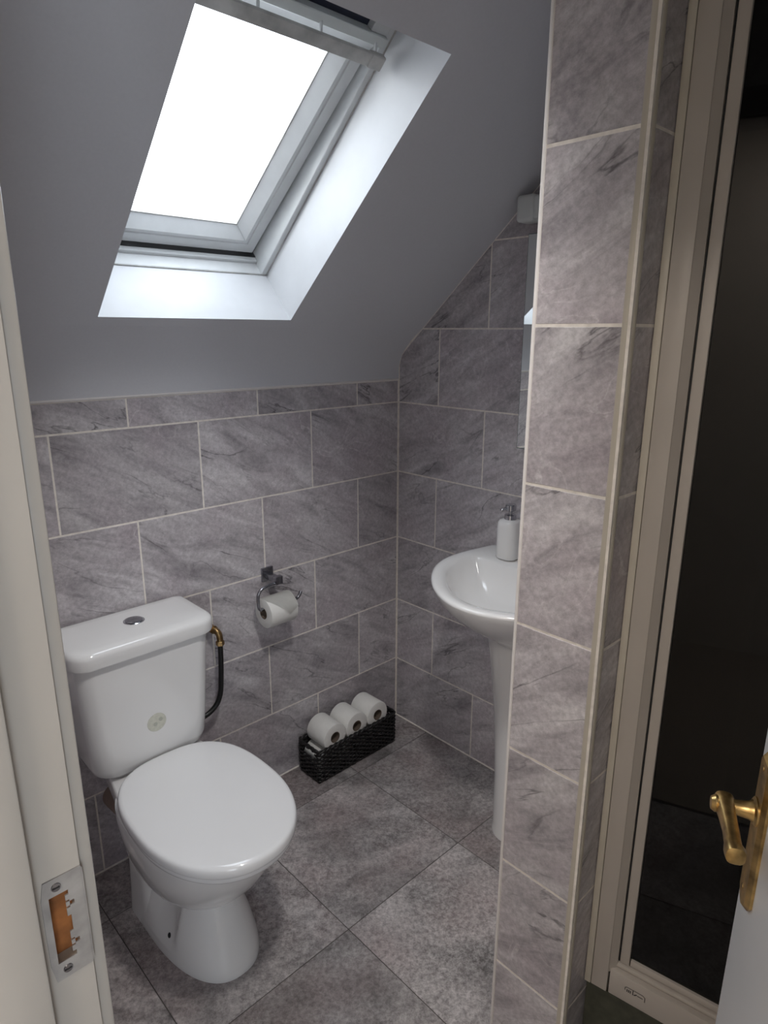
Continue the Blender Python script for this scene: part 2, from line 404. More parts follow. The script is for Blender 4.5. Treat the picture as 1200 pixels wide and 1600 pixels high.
tile_wall(wr, (0, 0, 0), (0, -1, 0), (0, 0, 1), (-1, 0, 0), .002, 1.071, ZC, .3883, .1898, clips=cove_clips)
tile_wall(wr, (0, 0, 0), (0, -1, 0), (0, 0, 1), (-1, 0, 0), 1.238, -YF, ZC, 1.45, 1.6478, vmin=.2)
# ceiling: cove, slope with the window shaft, flat part
bm = bmesh.new()
XL, XR_ = -1.70, .05
cv_ = [[bm.verts.new((x, y, z)) for (y, z) in cove] for x in (XL, XR_)]
cove_end = SP(0, -.0277, 0)
for c in cv_: c[-1].co.y, c[-1].co.z = cove_end.y, cove_end.z
for i in range(len(cove)-1): bm.faces.new((cv_[0][i], cv_[0][i+1], cv_[1][i+1], cv_[1][i]))
s0 = -.0277; s1 = (ZC-1.537)/math.sin(SA); DEP = .165
def ringq(d, x0, x1, a, b_): return [bm.verts.new(SP(*p, d)) for p in ((x0, a), (x1, a), (x1, b_), (x0, b_))]
o1 = ringq(0, XL, XR_, s0, s1); i1 = ringq(0, WX0, WX1, 0, WS); i2 = ringq(DEP, WX0, WX1, 0, WS); o2 = ringq(DEP, XL, XR_, s0-.06, s1+.1)
rev = []
for k in range(4):
    j = (k+1) % 4
    bm.faces.new((o1[k], o1[j], i1[j], i1[k]))
    fc = bm.faces.new((i1[k], i1[j], i2[j], i2[k])); fc.material_index = 1
    bm.faces.new((i2[k], i2[j], o2[j], o2[k])); bm.faces.new((o2[k], o2[j], o1[j], o1[k]))
a = [bm.verts.new(p) for p in ((XL, YT, ZC), (XR_, YT, ZC), (XR_, YF-.1, ZC), (XL, YF-.1, ZC))]; bm.faces.new(a)
a = [bm.verts.new(p) for p in ((XL, YT+.2, ZC+.06), (XR_, YT+.2, ZC+.06), (XR_, YF-.1, ZC+.06), (XL, YF-.1, ZC+.06))]; bm.faces.new(a)
a = [bm.verts.new(p) for p in ((XL, .1, 1.34), (XR_, .1, 1.34), (XR_, .1, 1.52), (XL, .1, 1.52))]; bm.faces.new(a)
me = bpy.data.meshes.new('ceiling'); bm.to_mesh(me); bm.free(); me.materials.append(M['paint']); me.materials.append(M['reveal'])
ce = link('ceiling', me, None); autosmooth(ce, 25)
tag(ce, 'white sloping plaster ceiling with a curved foot and a window shaft', 'ceiling', kind='structure')
# bead of filler on top of the back tiles
t1 = tube('trim_1', [(-1.54, -.0005, 1.3445), (-.003, -.0005, 1.3445)], .0032, M['trimwhite'], None, 8)
tag(t1, 'thin white bead along the top of the back wall tiles', 'trim', kind='structure')

t3 = tube('trim_3', [(-1.54, -.001, .001), (-.003, -.001, .001)], .003, M['grout'], None, 8)
tag(t3, 'thin pale sealant line where the back wall meets the floor', 'trim', kind='structure')
t4 = tube('trim_4', [(-.001, -.003, .001), (-.001, -1.07, .001)], .003, M['grout'], None, 8)
tag(t4, 'thin pale sealant line where the right wall meets the floor', 'trim', kind='structure')
# door wall
bm = bmesh.new()
for lo, hi in (((XDH, DY0+.028, -.1), (XD+.0082, .1, ZC+.05)), ((XDH, YF-.1, -.1), (XD+.0082, DY1-.028, ZC+.05)), ((XDH, DY1-.028, 2.03), (XD+.0082, DY0+.028, ZC+.05))):
    add_box(bm, lo, hi)
wl = link('wall_left', from_bm(bm, 'wall_left'), M['grout'])
tag(wl, 'wall holding the doorway, mostly hidden behind the door lining', 'wall', kind='structure')
tile_wall(wl, (XD+.0095, 0, 0), (0, -1, 0), (0, 0, 1), (1, 0, 0), .002, 1.09, ZC, .21, .4, clips=cove_clips)
wf = box('wall_front', (-1.68, YF-.1, -.1), (.1, YF, ZC+.05), M['hallpaint'])
tag(wf, 'plain wall beside the camera closing the room', 'wall', kind='structure')

# partition with the tiled end face
PX, PY0, PY1 = -.7745, -1.074, -1.236
wp = box('wall_partition', (PX+.0006, PY1+.0006, -.1), (.02, PY0-.0006, ZC+.02), M['grout'])
tag(wp, 'tiled partition between basin and shower with its narrow end facing the door', 'wall', kind='structure')
for i in range(len(ROWS)-1):
    v0, v1 = ROWS[i], min(ROWS[i+1], ZC); g = G/2
    if v1-v0 < .02: continue
    # end face (towards the door)
    tile(wp, [(-PY0+.004, v0+g), (-PY1-.0125, v0+g), (-PY1-.0125, v1-g), (-PY0+.004, v1-g)], (PX, 0, 0), (0, -1, 0), (0, 0, 1), (-1, 0, 0), M['wall_tile'], th=.004)
ZT = .0
tile_wall(wp, (0, PY1, 0), (1, 0, 0), (0, 0, 1), (0, -1, 0), PX+.0125, -.01, ZC, -.68, -.48)
tile_wall(wp, (0, PY0, 0), (-1, 0, 0), (0, 0, 1), (0, 1, 0), .01, -PX-.006, ZC, .39, .19, clips=[(0, 1, ZC)])
# white edge strip on the far corner, cream quadrant trim on the near corner
o = box('edge_strip', (PX-.0018, PY0-.0042, 0), (PX+.008, PY0+.0012, ZC), M['trimwhite'], wp, bevel=.0008)
qr = []
for z in (0, ZC):
    q = [Vector((PX+.013, PY1+.013, z))]+[Vector((PX+.0115-.0125*math.cos(R(a)), PY1+.0115-.0125*math.sin(R(a)), z)) for a in range(-8, 99, 7)]
    qr.append(q)
loft('quadrant_trim', qr, M['silicone'], wp, ang=30)

# ------------------------------------------------------------------ roof window
W1 = empty('window_1', SP((WX0+WX1)/2, .37, .2), 'white wooden roof window, tilted slightly open, in the sloping ceiling', 'window', kind='structure')
WI = Matrix.Translation(-W1.location)
def wbox(name, lo, hi, mat, parent, bevel=.0015, fn=SP, seg=1):
    return box(name, lo, hi, mat, parent, bevel=bevel, fn=fn, seg=seg, org=W1.location if parent is not None else None)
FW = .018
wbox('frame_stile', (WX1-FW, -.03, DEP-.0005), (WX1+.05, WS+.05, .29), M['wood'], W1)
wbox('frame_stile', (WX0-.05, -.03, DEP-.0005), (WX0+FW, WS+.05, .29), M['wood'], W1)
wbox('frame_sill', (WX0+FW, -.05, DEP-.0005), (WX1-FW, .004, .29), M['wood'], W1)
wbox('frame_sill_step', (WX0+FW, .0, .203), (WX1-FW, .013, .29), M['wood'], W1)
wbox('frame_head', (WX0+FW, .712, DEP-.0005), (WX1-FW, WS+.05, .29), M['wood'], W1)
# grey filler line where frame meets the plaster shaft
wbox('seal_line', (WX1-.004, -.002, DEP-.0015), (WX1+.001, WS, DEP+.001), M['bar'], W1, bevel=0)
wbox('seal_line', (WX0, -.002, DEP-.0015), (WX1, .003, DEP+.0008), M['bar'], W1, bevel=0)
# black strips put in as the shade of the gap round the sash
wbox('gap_shade', (WX0+.01, .0125, .2175), (WX1-FW-.0005, .0148, .29), M['black'], W1, bevel=0)
wbox('gap_shade', (WX1-FW-.0022, .0145, .236), (WX1-FW+.002, .6, .29), M['black'], W1, bevel=0)
wbox('gap_shade', (WX0+FW-.002, .0, .262), (WX0+FW+.008, .72, .29), M['black'], W1, bevel=0)
# tilted sash: pivots half way up, foot pushed outwards
TL = R(4.2); SC = .36
def SS(x, s, d):
    c, q = math.cos(TL), math.sin(TL); ds, dd = s-SC, d-.222
    return SP(x, SC+ds*c+dd*q, .222-ds*q+dd*c)
sx0, sx1, ss0, ss1 = WX0+FW+.008, WX1-FW-.008, .019, .672
bw, bi = .043, .026           # flat face and the splayed inner face
fd, gd, bd = .202, .232, .262
rects = []
def sr(e, d): return [(sx0+e, ss0+e, d), (sx1-e, ss0+e, d), (sx1-e, ss1-e, d), (sx0+e, ss1-e, d)]
names = ['sash_bottom_rail', 'sash_stile', 'sash_top_rail', 'sash_stile']
sash = empty('sash', (0, 0, 0), '', ''); del sash['label']; del sash['category']; sash.parent = W1
for k in range(4):
    j = (k+1) % 4; bm = bmesh.new()
    prof_ = [(0, bd), (0, fd+.002), (.002, fd), (bw-.014, fd), (bw-.012, fd+.003), (bw-.009, fd+.003), (bw-.007, fd), (bw, fd), (bw+bi, gd-.001), (bw+bi, bd)]
    A = [bm.verts.new(SS(*sr(e, d)[k])-W1.location) for e, d in prof_]; B = [bm.verts.new(SS(*sr(e, d)[j])-W1.location) for e, d in prof_]
    for i in range(len(prof_)):
        q = (i+1) % len(prof_); bm.faces.new((A[i], A[q], B[q], B[i]))
    bm.faces.new(A); bm.faces.new(B[::-1])
    link(names[k], from_bm(bm, names[k]), M['wood'], sash)
e = bw+bi-.004
gl = box('glass_pane', (sx0+e, ss0+e, gd), (sx1-e, ss1-e, gd+.004), M['roofglass'], sash, fn=SS, org=W1.location)
# dark glazing line round the pane
for lo, hi in (((sx0+e, ss0+e-.001, gd-.002), (sx1-e, ss0+e+.0055, gd)), ((sx1-e-.0055, ss0+e, gd-.002), (sx1-e+.001, ss1-e, gd)), ((sx0+e-.001, ss0+e, gd-.002), (sx0+e+.0055, ss1-e, gd))):
    box('glazing_line', lo, hi, M['bar'], sash, fn=SS, org=W1.location)
# ventilation flap, control bar, brackets
bm = bmesh.new()
fpts = [(.606, .196), (.653, .166), (.659, .17), (.614, .204)]
A = [bm.verts.new(SP(sx0+.01, s, d)-W1.location) for s, d in fpts]; B = [bm.verts.new(SP(sx1-.004, s, d)-W1.location) for s, d in fpts]
for i in range(4):
    q = (i+1) % 4; bm.faces.new((A[i], A[q], B[q], B[i]))
bm.faces.new(A); bm.faces.new(B[::-1])
link('vent_flap', from_bm(bm, 'vent_flap'), M['wood'], W1)
wbox('vent_beam', (WX0+FW, .655, .154), (WX1-FW, .676, .2), M['plastic'], W1)
wbox('vent_slot', (WX0+FW, .676, .18), (WX1-.062, .713, .2), M['navy'], W1, bevel=0)
wbox('vent_slot_end', (WX1-.062, .676, .162), (WX1-FW, .713, .2), M['wood'], W1)
bar = wbox('control_bar', (WX0+.024, .6235, .128), (WX1-.022, .6505, .142), M['bar'], W1, bevel=.003, seg=2)
bar['label'] = 'aged grey-white control bar'
wbox('bar_end_cap', (WX1-.06, .6225, .1265), (WX1-.0215, .6515, .1435), M['bar'], W1, bevel=.002)
for x in (-.60, -.745, -.89, -1.03):
    tube('bar_bracket', [SP(x, .642, .138)-W1.location, SP(x, .665, .16)-W1.location], .0035, M['wood'], W1, 8)

# ------------------------------------------------------------------ doorway
DL = empty('trim_2', (XDH, DY0, 0), 'white painted door lining with stop and strike plate at the left edge', 'door frame', kind='structure')
def dbox(name, lo, hi, mat, parent, bevel=.002, org=None): return box(name, lo, hi, mat, parent, bevel=bevel, org=org if org is not None else DL.location)
def lining_bm():
    """left jamb with a mortice cut behind the strike plate"""
    bm = bmesh.new(); mz0, mz1, mx0, mx1 = .962, 1.037, -1.5785, -1.5565
    add_box(bm, (XDH, DY0, 0), (XD, DY0+.03, mz0)); add_box(bm, (XDH, DY0, mz1), (XD, DY0+.03, 2.02))
    add_box(bm, (XDH, DY0, mz0), (mx0, DY0+.03, mz1)); add_box(bm, (mx1, DY0, mz0), (XD, DY0+.03, mz1))
    bm.transform(Matrix.Translation(-DL.location)); return bm
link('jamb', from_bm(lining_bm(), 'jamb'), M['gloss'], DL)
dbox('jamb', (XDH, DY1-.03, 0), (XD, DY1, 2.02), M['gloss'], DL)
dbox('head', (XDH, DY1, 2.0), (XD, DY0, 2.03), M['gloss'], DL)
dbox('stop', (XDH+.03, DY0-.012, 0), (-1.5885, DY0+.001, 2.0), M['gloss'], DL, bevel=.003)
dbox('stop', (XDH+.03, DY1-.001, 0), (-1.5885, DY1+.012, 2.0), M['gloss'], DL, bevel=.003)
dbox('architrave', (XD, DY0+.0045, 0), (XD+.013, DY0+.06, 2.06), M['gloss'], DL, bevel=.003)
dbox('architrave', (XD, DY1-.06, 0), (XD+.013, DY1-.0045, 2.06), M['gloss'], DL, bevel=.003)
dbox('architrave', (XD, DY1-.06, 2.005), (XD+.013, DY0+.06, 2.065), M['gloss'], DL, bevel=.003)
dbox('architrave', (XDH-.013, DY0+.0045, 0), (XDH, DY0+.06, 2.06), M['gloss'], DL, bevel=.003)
dbox('mortice', (-1.5785, DY0+.012, .962), (-1.5565, DY0+.0295, 1.037), M['timber'], DL, bevel=0)
# strike plate: outline with a long opening whose right edge carries two little tabs
sp_o = Vector((0, DY0-.0012, 0))
def plate_cells():
    xs = [-1.5835, -1.5775, -1.5645, -1.5615, -1.5575, -1.549]
    zs = [.9455, .964, .969, .9745, .9765, .981, .983, .991, 1.008, 1.016, 1.018, 1.0225, 1.0245, 1.03, 1.035, 1.0525]
    holes = set()
    for iz in range(1, 14): holes.add((1, iz))
    # right edge: slots beside each tab and the wide keep in the middle
    for iz in (1, 3, 5, 7, 9, 11, 13): holes.add((2, iz))
    for iz in (3, 4, 5, 9, 10, 11): pass
    for iz in (7,): holes.add((2, iz))
    for iz in (4, 10): holes.discard((2, iz))
    for iz in (3, 4, 5, 9, 10, 11): holes.add((3, iz)) if iz in (4, 10) else None
    return xs, zs, holes
xs, zs, holes = plate_cells(); bm = bmesh.new(); vg = {}
def gv(i, j):
    if (i, j) not in vg:
        x = xs[i]
        if j in (0, len(zs)-1) and i == 0: x += .003
        vg[(i, j)] = bm.verts.new((x, DY0-.0012, zs[j]))
    return vg[(i, j)]
for i in range(len(xs)-1):
    for j in range(len(zs)-1):
        if (i, j) not in holes: bm.faces.new((gv(i, j), gv(i+1, j), gv(i+1, j+1), gv(i, j+1)))
ex = bmesh.ops.extrude_face_region(bm, geom=bm.faces[:])
for v in [v for v in ex['geom'] if isinstance(v, bmesh.types.BMVert)]: v.co.y += .0014
# lip turned over the arris
add_box(bm, (-1.5492, DY0-.0012, .9475), (-1.5478, DY0+.004, 1.0505))
bm.transform(Matrix.Translation(-DL.location))
sp = link('strike_plate', from_bm(bm, 'strike_plate'), M['steel'], DL); sp['label'] = 'worn steel strike plate with paint on its edges'
for z in (.955, 1.0435):
    sc = lathe('screw', Vector((-1.5705, DY0-.0014, z))-DL.location, (0, -1, 0), [(0, .0042), (.0008, .0038), (.001, .001)], M['darkchrome'], sp, 16)
    box('screw_slot', (-1.5707-.0032, DY0-.0028, z-.0006), (-1.5703+.0026, DY0-.0022, z+.0006), M['black'], sp, org=DL.location)

# door leaf, open into the room, seen along its edge at the right
LAZ = math.atan2(.447, .894)
D1 = empty('door_1', (-1.5352, -1.8245, 0), 'white door standing open at the right edge of the picture', 'door', kind='structure', rz=LAZ)
LW = .684
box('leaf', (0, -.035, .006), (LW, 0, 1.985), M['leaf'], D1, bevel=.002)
box('lock_faceplate', (LW-.0005, -.0285, .9), (LW+.0012, -.0065, 1.06), M['brass'], D1)
HX, HZ = LW-.045, 1.0
hb = []
for e, y in ((0, 0), (0, .003), (.004, .0075), (.007, .008)):
    hb.append([Vector((HX+p.x, y, HZ+p.y)) for p in [Vector((a[0]*(1-e/.02), a[1]-math.copysign(e, a[1]+.03))) for a in
        [(-.02, .062), (-.014, .068), (.014, .068), (.02, .062), (.02, -.112), (.012, -.122), (0, -.127), (-.012, -.122), (-.02, -.112)]]])
bp_ = loft('handle_backplate', hb, M['brass'], D1, ang=30); bp_['label'] = 'brass backplate'
lv = loft('lever', disc_rings((HX, .007, HZ), (0, 1, 0), [(0, .0125), (.004, .0125), (.008, .0098), (.02, .0082), (.034, .0088), (.042, .0095), (.046, .007)], 20), M['brass'], D1, ang=35)
lv['label'] = 'worn brass lever handle'
# grip: flattened bar that runs back towards the hinges and ends in a small scroll
gr = []
path = [(.011, 0, .0095, .010), (.006, 0, .0105, .0115), (0, 0, .0095, .0115), (-.018, -.0005, .0085, .0098), (-.04, -.001, .0078, .0088), (-.058, -.0005, .0078, .0088), (-.068, .0005, .0086, .0095), (-.075, -.001, .0098, .0102), (-.08, -.001, .0092, .0096), (-.082, -.001, .006, .006)]
for (dx, dy, ry, rz) in path:
    gr.append([Vector((HX+dx, .039+dy+ry*math.copysign(abs(math.cos(a))**.7, math.cos(a)), HZ+rz*math.copysign(abs(math.sin(a))**.7, math.sin(a)))) for a in [2*math.pi*k/16 for k in range(16)]])
loft('grip', gr, M['brass'], lv, ang=50)
lathe('handle_collar', (HX, .0065, HZ), (0, 1, 0), [(0, .016), (.003, .016), (.005, .0135)], M['brass'], D1, 24)
for z in (HZ+.055, HZ-.1): lathe('screw', (HX, .0078, z), (0, 1, 0), [(0, .0035), (.0012, .003)], M['brassdark'], D1, 12)

# ------------------------------------------------------------------ toilet
TX = -1.067
T = empty('toilet', (TX, -.3, 0), 'white ceramic toilet with closed lid standing against the back wall', 'toilet')
def toff(rings): return [[p-T.location for p in rg] for rg in rings]
def Eg(hw, yb, yf, z, **k): return egg(hw, yb, yf, z, TX, **k)
bm = bmesh.new()
# flared foot and waist
foot = [(.117, -.165, -.553, 0), (.117, -.165, -.553, .008), (.1145, -.165, -.549, .03), (.106, -.165, -.533, .075), (.093, -.17, -.508, .13), (.083, -.175, -.482, .18), (.078, -.18, -.466, .225), (.08, -.19, -.46, .26)]
def grooved(rg, z):
    # shallow upright recess in each flank, rounded at its foot
    for p in rg:
        g = max(0, 1-((p.y+.352)/.058)**2)*min(1, max(0, (z-.035)/.05)); p.x -= math.copysign(.019*g**.6, p.x-TX)
    return rg
foot2 = []
for k_ in range(len(foot)-1):
    for m_ in range(3): foot2.append(tuple(foot[k_][i]+(foot[k_+1][i]-foot[k_][i])*m_/3 for i in range(4)))
foot2.append(foot[-1])
loft_bm(bm, toff([grooved(Eg(a, b_, c, z, nf=2.35, nb=4, split=.35, n=112), z) for a, b_, c, z in foot2]))
# rear column
colm = [(.1165, -.15, -.30, .0), (.112, -.15, -.295, .06), (.108, -.15, -.29, .15), (.108, -.15, -.292, .25), (.115, -.14, -.31, .33), (.125, -.13, -.33, .38)]
loft_bm(bm, toff([Eg(a, b_, c, z, nf=5, nb=5, split=.5) for a, b_, c, z in colm]))
# bowl
bowl = [(.082, -.2, -.468, .163), (.097, -.2, -.485, .17), (.112, -.195, -.508, .187), (.13, -.19, -.54, .215), (.143, -.185, -.567, .245), (.154, -.18, -.592, .283), (.162, -.18, -.615, .325), (.168, -.18, -.631, .362), (.1695, -.18, -.638, .384), (.168, -.18, -.6365, .3935), (.162, -.185, -.63, .396)]
loft_bm(bm, toff([Eg(a, b_, c, z, nf=2.15, nb=3, split=.48) for a, b_, c, z in bowl]))
# shelf that carries the cistern
sh = []
for e, z in ((.012, .335), (.003, .345), (0, .36), (0, .397), (.002, .402), (.006, .4045)):
    sh.append([Vector((TX+(p.x-TX)*(1-.34*min(1, max(0, (p.y+.24)/.2))), p.y, p.z))-T.location for p in rrect(TX-.152+e, TX+.152-e, -.34, -.03-e, (.03, .03, .05, .05), z)])
loft_bm(bm, sh)
pan = autosmooth(link('pan', from_bm(bm, 'pan'), M['ceramic'], T), 50)
# screw hole in the side recess, with its shallow rim
for sx in (-1, 1):
    lathe('fixing_hole', Vector((TX+sx*.0955, -.376, .05))-T.location, (sx, -.1, .5), [(0, .009), (.0042, .0058)], M['black'], pan, 14)
# pan connector
tube('pan_connector', [Vector(p)-T.location for p in ((TX-.04, -.18, .25), (TX-.055, -.13, .25), (TX-.06, -.07, .24), (TX-.06, -.001, .23))], .038, M['soil'], T, 20)
# cistern body
cb = []
for (hx, yf, z, rf) in ((.118, -.165, .4065, .05), (.134, -.187, .411, .055), (.1415, -.196, .422, .055), (.146, -.1995, .44, .05), (.151, -.201, .5, .046), (.158, -.202, .6, .044), (.165, -.203, .7, .042), (.168, -.2035, .742, .042)):
    cb.append([p-T.location for p in rrect(TX-hx-.016, TX+hx, yf, -.014, (rf, rf, .02, .02), z, 8)])
cis = loft('cistern', cb, M['ceramic'], T, ang=60)
cl = []
for (e, z) in ((.006, .7375), (.001, .739), (0, .744), (0, .764), (.0015, .7705), (.005, .7755), (.011, .779), (.03, .7815), (.07, .7832)):
    cl.append([p-T.location for p in rrect(TX-.195+e, TX+.1815-e, -.219+e, -.008-e*.5, (max(.05-e*.4, .01),)*2+(max(.022-e*.3, .006),)*2, z, 8)])
loft('cistern_lid', cl, M['ceramic'], T, ang=60)
fb = lathe('flush_button', Vector((TX, -.108, .7815))-T.location, (0, 0, 1), [(0, .0265), (.003, .0265), (.0045, .0245), (.0038, .0225)], M['chrome'], T, 32)
lathe('button_cap', Vector((TX, -.108, .7835))-T.location, (0, 0, 1), [(0, .0215), (.0025, .0215), (.0038, .019), (.0042, .01)], M['darkchrome'], fb, 32)
st = lathe('disc', Vector((TX-.005, -.2016, .532))-T.location, (0, -1, -.012), [(0, .0255), (.0005, .025)], M['disc'], T, 32)  # thin pale disc with two darker dots on the cistern front
st['label'] = 'pale round disc'
lathe('disc_mark', Vector((TX+.006, -.2024, .537))-T.location, (0, -1, -.012), [(0, .0055), (.0002, .0053)], M['discink'], st, 20)
lathe('disc_mark', Vector((TX-.009, -.2024, .528))-T.location, (0, -1, -.012), [(0, .0055), (.0002, .0053)], M['discink'], st, 20)
# seat and lid
def seat_ring(sc, z, dz=0):
    return [Vector((TX+(p.x-TX)*sc, -.452+(p.y+.452)*sc, p.z))-T.location for p in egg(.1765, -.205, -.689, z, TX, nf=2.12, nb=2.75, split=.5, n=72)]
loft('seat', [seat_ring(s, z) for s, z in ((.95, .397), (.968, .399), (.975, .404), (.972, .4125))], M['seat'], T, ang=50)
loft('lid', [seat_ring(s, z) for s, z in ((.965, .413), (.985, .4135), (.997, .4165), (1.0, .421), (1.0, .429), (.996, .434), (.986, .438), (.97, .4402), (.94, .4415), (.7, .443), (.3, .4435))], M['seat'], T, ang=60)
for sx in (-1, 1):
    tube('hinge', [Vector((TX+sx*.062, -.222, .408))-T.location, Vector((TX+sx*.095, -.222, .408))-T.location], .0035, M['seat'], T, 14)

# ------------------------------------------------------------------ water supply beside the cistern
P = empty('water_supply_pipe', (-.81, 0, .645), 'tarnished brass elbow on the wall with a black hose running behind the cistern', 'pipe')
q = lambda *p: Vector(p)-P.location
lathe('wall_flange', q(-.806, -.0002, .648), (0, -1, 0), [(0, .011), (.003, .0105), (.004, .008)], M['plastic'], P, 20)
lathe('stub', q(-.806, -.003, .648), (0, -1, 0), [(0, .0075), (.02, .0075)], M['brassdark'], P, 16)
lathe('compression_nut', q(-.806, -.018, .648), (0, -1, 0), [(0, .011), (.001, .0125), (.013, .0125), (.014, .011)], M['brassdark'], P, 6, 20)
el = smooth_path([q(-.806, -.032, .648), q(-.804, -.046, .648), q(-.8, -.054, .64), q(-.798, -.056, .626), q(-.798, -.056, .612)], 4)
tube('elbow', el, .0095, M['brassdark'], P, 16)
lathe('elbow_collar', q(-.805, -.033, .648), (0, -1, 0), [(0, .0125), (.006, .0125)], M['brassdark'], P, 18)
lathe('elbow_nut', q(-.798, -.056, .617), (0, 0, -1), [(0, .011), (.001, .0128), (.013, .0128), (.014, .011)], M['brassdark'], P, 6, 20)
tube('hose', smooth_path([q(-.798, -.056, .606), q(-.799, -.0555, .55), q(-.802, -.054, .49), q(-.806, -.052, .445), q(-.818, -.05, .413), q(-.84, -.048, .393), q(-.87, -.048, .384), q(-.92, -.054, .384), q(-.941, -.058, .391), q(-.945, -.06, .402)], 5), .0078, M['hose'], P, 14)

# ------------------------------------------------------------------ paper holder with roll
def toilet_roll(name, center, axis, length, rad, core, label, group, roll_flap=False):
    t = empty(name, center, label, 'toilet roll', group)
    ax = Vector(axis).normalized()
    pr = [(-length/2, core), (-length/2, rad-.004), (-length/2+.001, rad-.0012), (-length/2+.004, rad), (length/2-.004, rad), (length/2-.001, rad-.0012), (length/2, rad-.004), (length/2, core)]
    rings = disc_rings((0, 0, 0), ax, pr, 48)
    bm = bmesh.new(); loft_bm(bm, rings, False, False)
    autosmooth(link('paper', from_bm(bm, 'paper'), M['paper'], t), 40)
    ci = [(-length/2-.0004, core), (-length/2-.0004, core-.0016), (length/2+.0004, core-.0016), (length/2+.0004, core)]
    bm = bmesh.new(); r_ = disc_rings((0, 0, 0), ax, ci, 32); loft_bm(bm, r_+[r_[0]], False, False)
    autosmooth(link('core', from_bm(bm, 'core'), M['core'], t), 40)
    return t
HP = empty('toilet_roll_holder', (-.588, 0, .762), 'dull chrome paper holder on a square plate, fixed to the back wall', 'holder')
q = lambda *p: Vector(p)-HP.location
box('backplate', (-.61, -.009, .738), (-.568, -.0003, .784), M['darkchrome'], HP, bevel=.002, org=HP.location)
box('arm', (-.6, -.0665, .748), (-.58, -.008, .768), M['darkchrome'], HP, bevel=.0025, org=HP.location)
box('arm_head', (-.603, -.0745, .7445), (-.577, -.057, .7715), M['darkchrome'], HP, bevel=.002, org=HP.location)
RY, RZ = -.066, .672
tube('bar', smooth_path([q(-.59, RY, .75), q(-.625, RY, .7475), q(-.652, RY, .742), q(-.664, RY, .727), q(-.6655, RY, .705), q(-.664, RY, .687), q(-.657, RY, .676), q(-.645, RY, RZ+.0045), q(-.58, RY, RZ+.0045), q(-.528, RY, RZ+.0045), q(-.512, RY, RZ+.011), q(-.5035, RY, RZ+.026)], 5), .0052, M['darkchrome'], HP, 12)
tr = toilet_roll('toilet_roll', (-.599, RY, RZ-.0095), (1, 0, 0), .1, .048, .0185, 'white toilet roll hanging on the chrome wall holder', 'toilet rolls')
# loose folded end: a triangle lying over the roll
bm = bmesh.new()
rad = .0487
def onroll(x, a): return Vector((x, -rad*math.sin(a), rad*math.cos(a)))
nA = 14
cols = []
for i in range(nA+1):
    a = R(-20+118*i/nA); t_i = i/nA
    xl = -.049+max(0, (t_i-.35)/.65)*.066; xr = .049-max(0, (t_i-.8)/.2)*.03
    cols.append((a, xl, xr))
rows_ = [[bm.verts.new(onroll(xl+(xr-xl)*k/5, a)*(1+.012*math.sin(i*.7))) for k in range(6)] for i, (a, xl, xr) in enumerate(cols)]
for i in range(nA):
    for k in range(5): bm.faces.new((rows_[i][k], rows_[i][k+1], rows_[i+1][k+1], rows_[i+1][k]))
bmesh.ops.solidify(bm, geom=bm.faces[:], thickness=.0012)
lp = autosmooth(link('loose_end', from_bm(bm, 'loose_end'), M['paper'], tr), 60); lp['label'] = 'loose end folded to a point'

# ------------------------------------------------------------------ basket with spare rolls
BX0, BX1, BY0, BY1, BH = -.503, -.128, -.136, -.014, .128
BK = empty('wicker_basket', ((BX0+BX1)/2, (BY0+BY1)/2, 0), 'long black woven basket of spare toilet rolls on the floor in the corner', 'basket')
q = lambda *p: Vector(p)-BK.location
box('base', (BX0+.006, BY0+.006, .0005), (BX1-.006, BY1-.006, .006), M['wicker'], BK, org=BK.location)
def perim(n_long, off):
    """points round the basket; off pushes outward"""
    x0, x1, y0, y1 = BX0+.004-off, BX1-.004+off, BY0+.004-off, BY1-.004+off; rc = .01+off
    pts = rrect(x0, x1, y0, y1, (rc,)*4, 0, 3); out = []
    tot = 0; seg = []
    for i in range(len(pts)):
        a, b_ = pts[i], pts[(i+1) % len(pts)]; l = (b_-a).length; seg.append((tot, l, a, b_)); tot += l
    for k in range(n_long):
        d = tot*k/n_long
        for t0, l, a, b_ in seg:
            if t0 <= d <= t0+l:
                out.append(a+(b_-a)*((d-t0)/max(l, 1e-9))); break
    return out, tot
NP = 240
base_pts, TOT = perim(NP, 0)
ctr = Vector(((BX0+BX1)/2, (BY0+BY1)/2, 0))
def out_n(i):
    a, b_ = base_pts[(i-1) % NP], base_pts[(i+1) % NP]; t = (b_-a).normalized(); return Vector((t.y, -t.x, 0))
NR = 15; dz = (BH-.014)/NR
for r_i in range(NR):
    z = .006+dz*(r_i+.5); slot = r_i in (NR-4, NR-3, NR-2)
    ids = list(range(NP))
    if slot:
        ids = [i for i in range(NP) if not (base_pts[i].x < BX0+.006 and abs(base_pts[i].y-ctr.y) < .034)]
        # start after the gap so the strand stays one open run
        for s in range(len(ids)):
            if ids[s]-ids[s-1] not in (1,): 
                if ids[s-1] != NP-1 or ids[s] != 0: ids = ids[s:]+ids[:s]; break
    rings = []
    for i in ids:
        ph = math.pi*(i/NP*60+r_i); amp = .0026*math.sin(ph); n = out_n(i)
        tw = random.uniform(-.0007, .0007)
        c = base_pts[i]+n*(amp+tw)+Vector((0, 0, z+random.uniform(-.0012, .0012)))
        hz = dz*.56
        rings.append([q(*(c+n*.0024)), q(*(c+n*.0008+Vector((0, 0, hz)))), q(*(c-n*.0024)), q(*(c+n*.0008-Vector((0, 0, hz))))])
    bm = bmesh.new()
    if slot: loft_bm(bm, rings, True, True)
    else: loft_bm(bm, rings+[rings[0]], False, False); bmesh.ops.remove_doubles(bm, verts=bm.verts, dist=1e-6)
    link('strand', from_bm(bm, 'strand'), M['wicker'], BK, smooth=True)
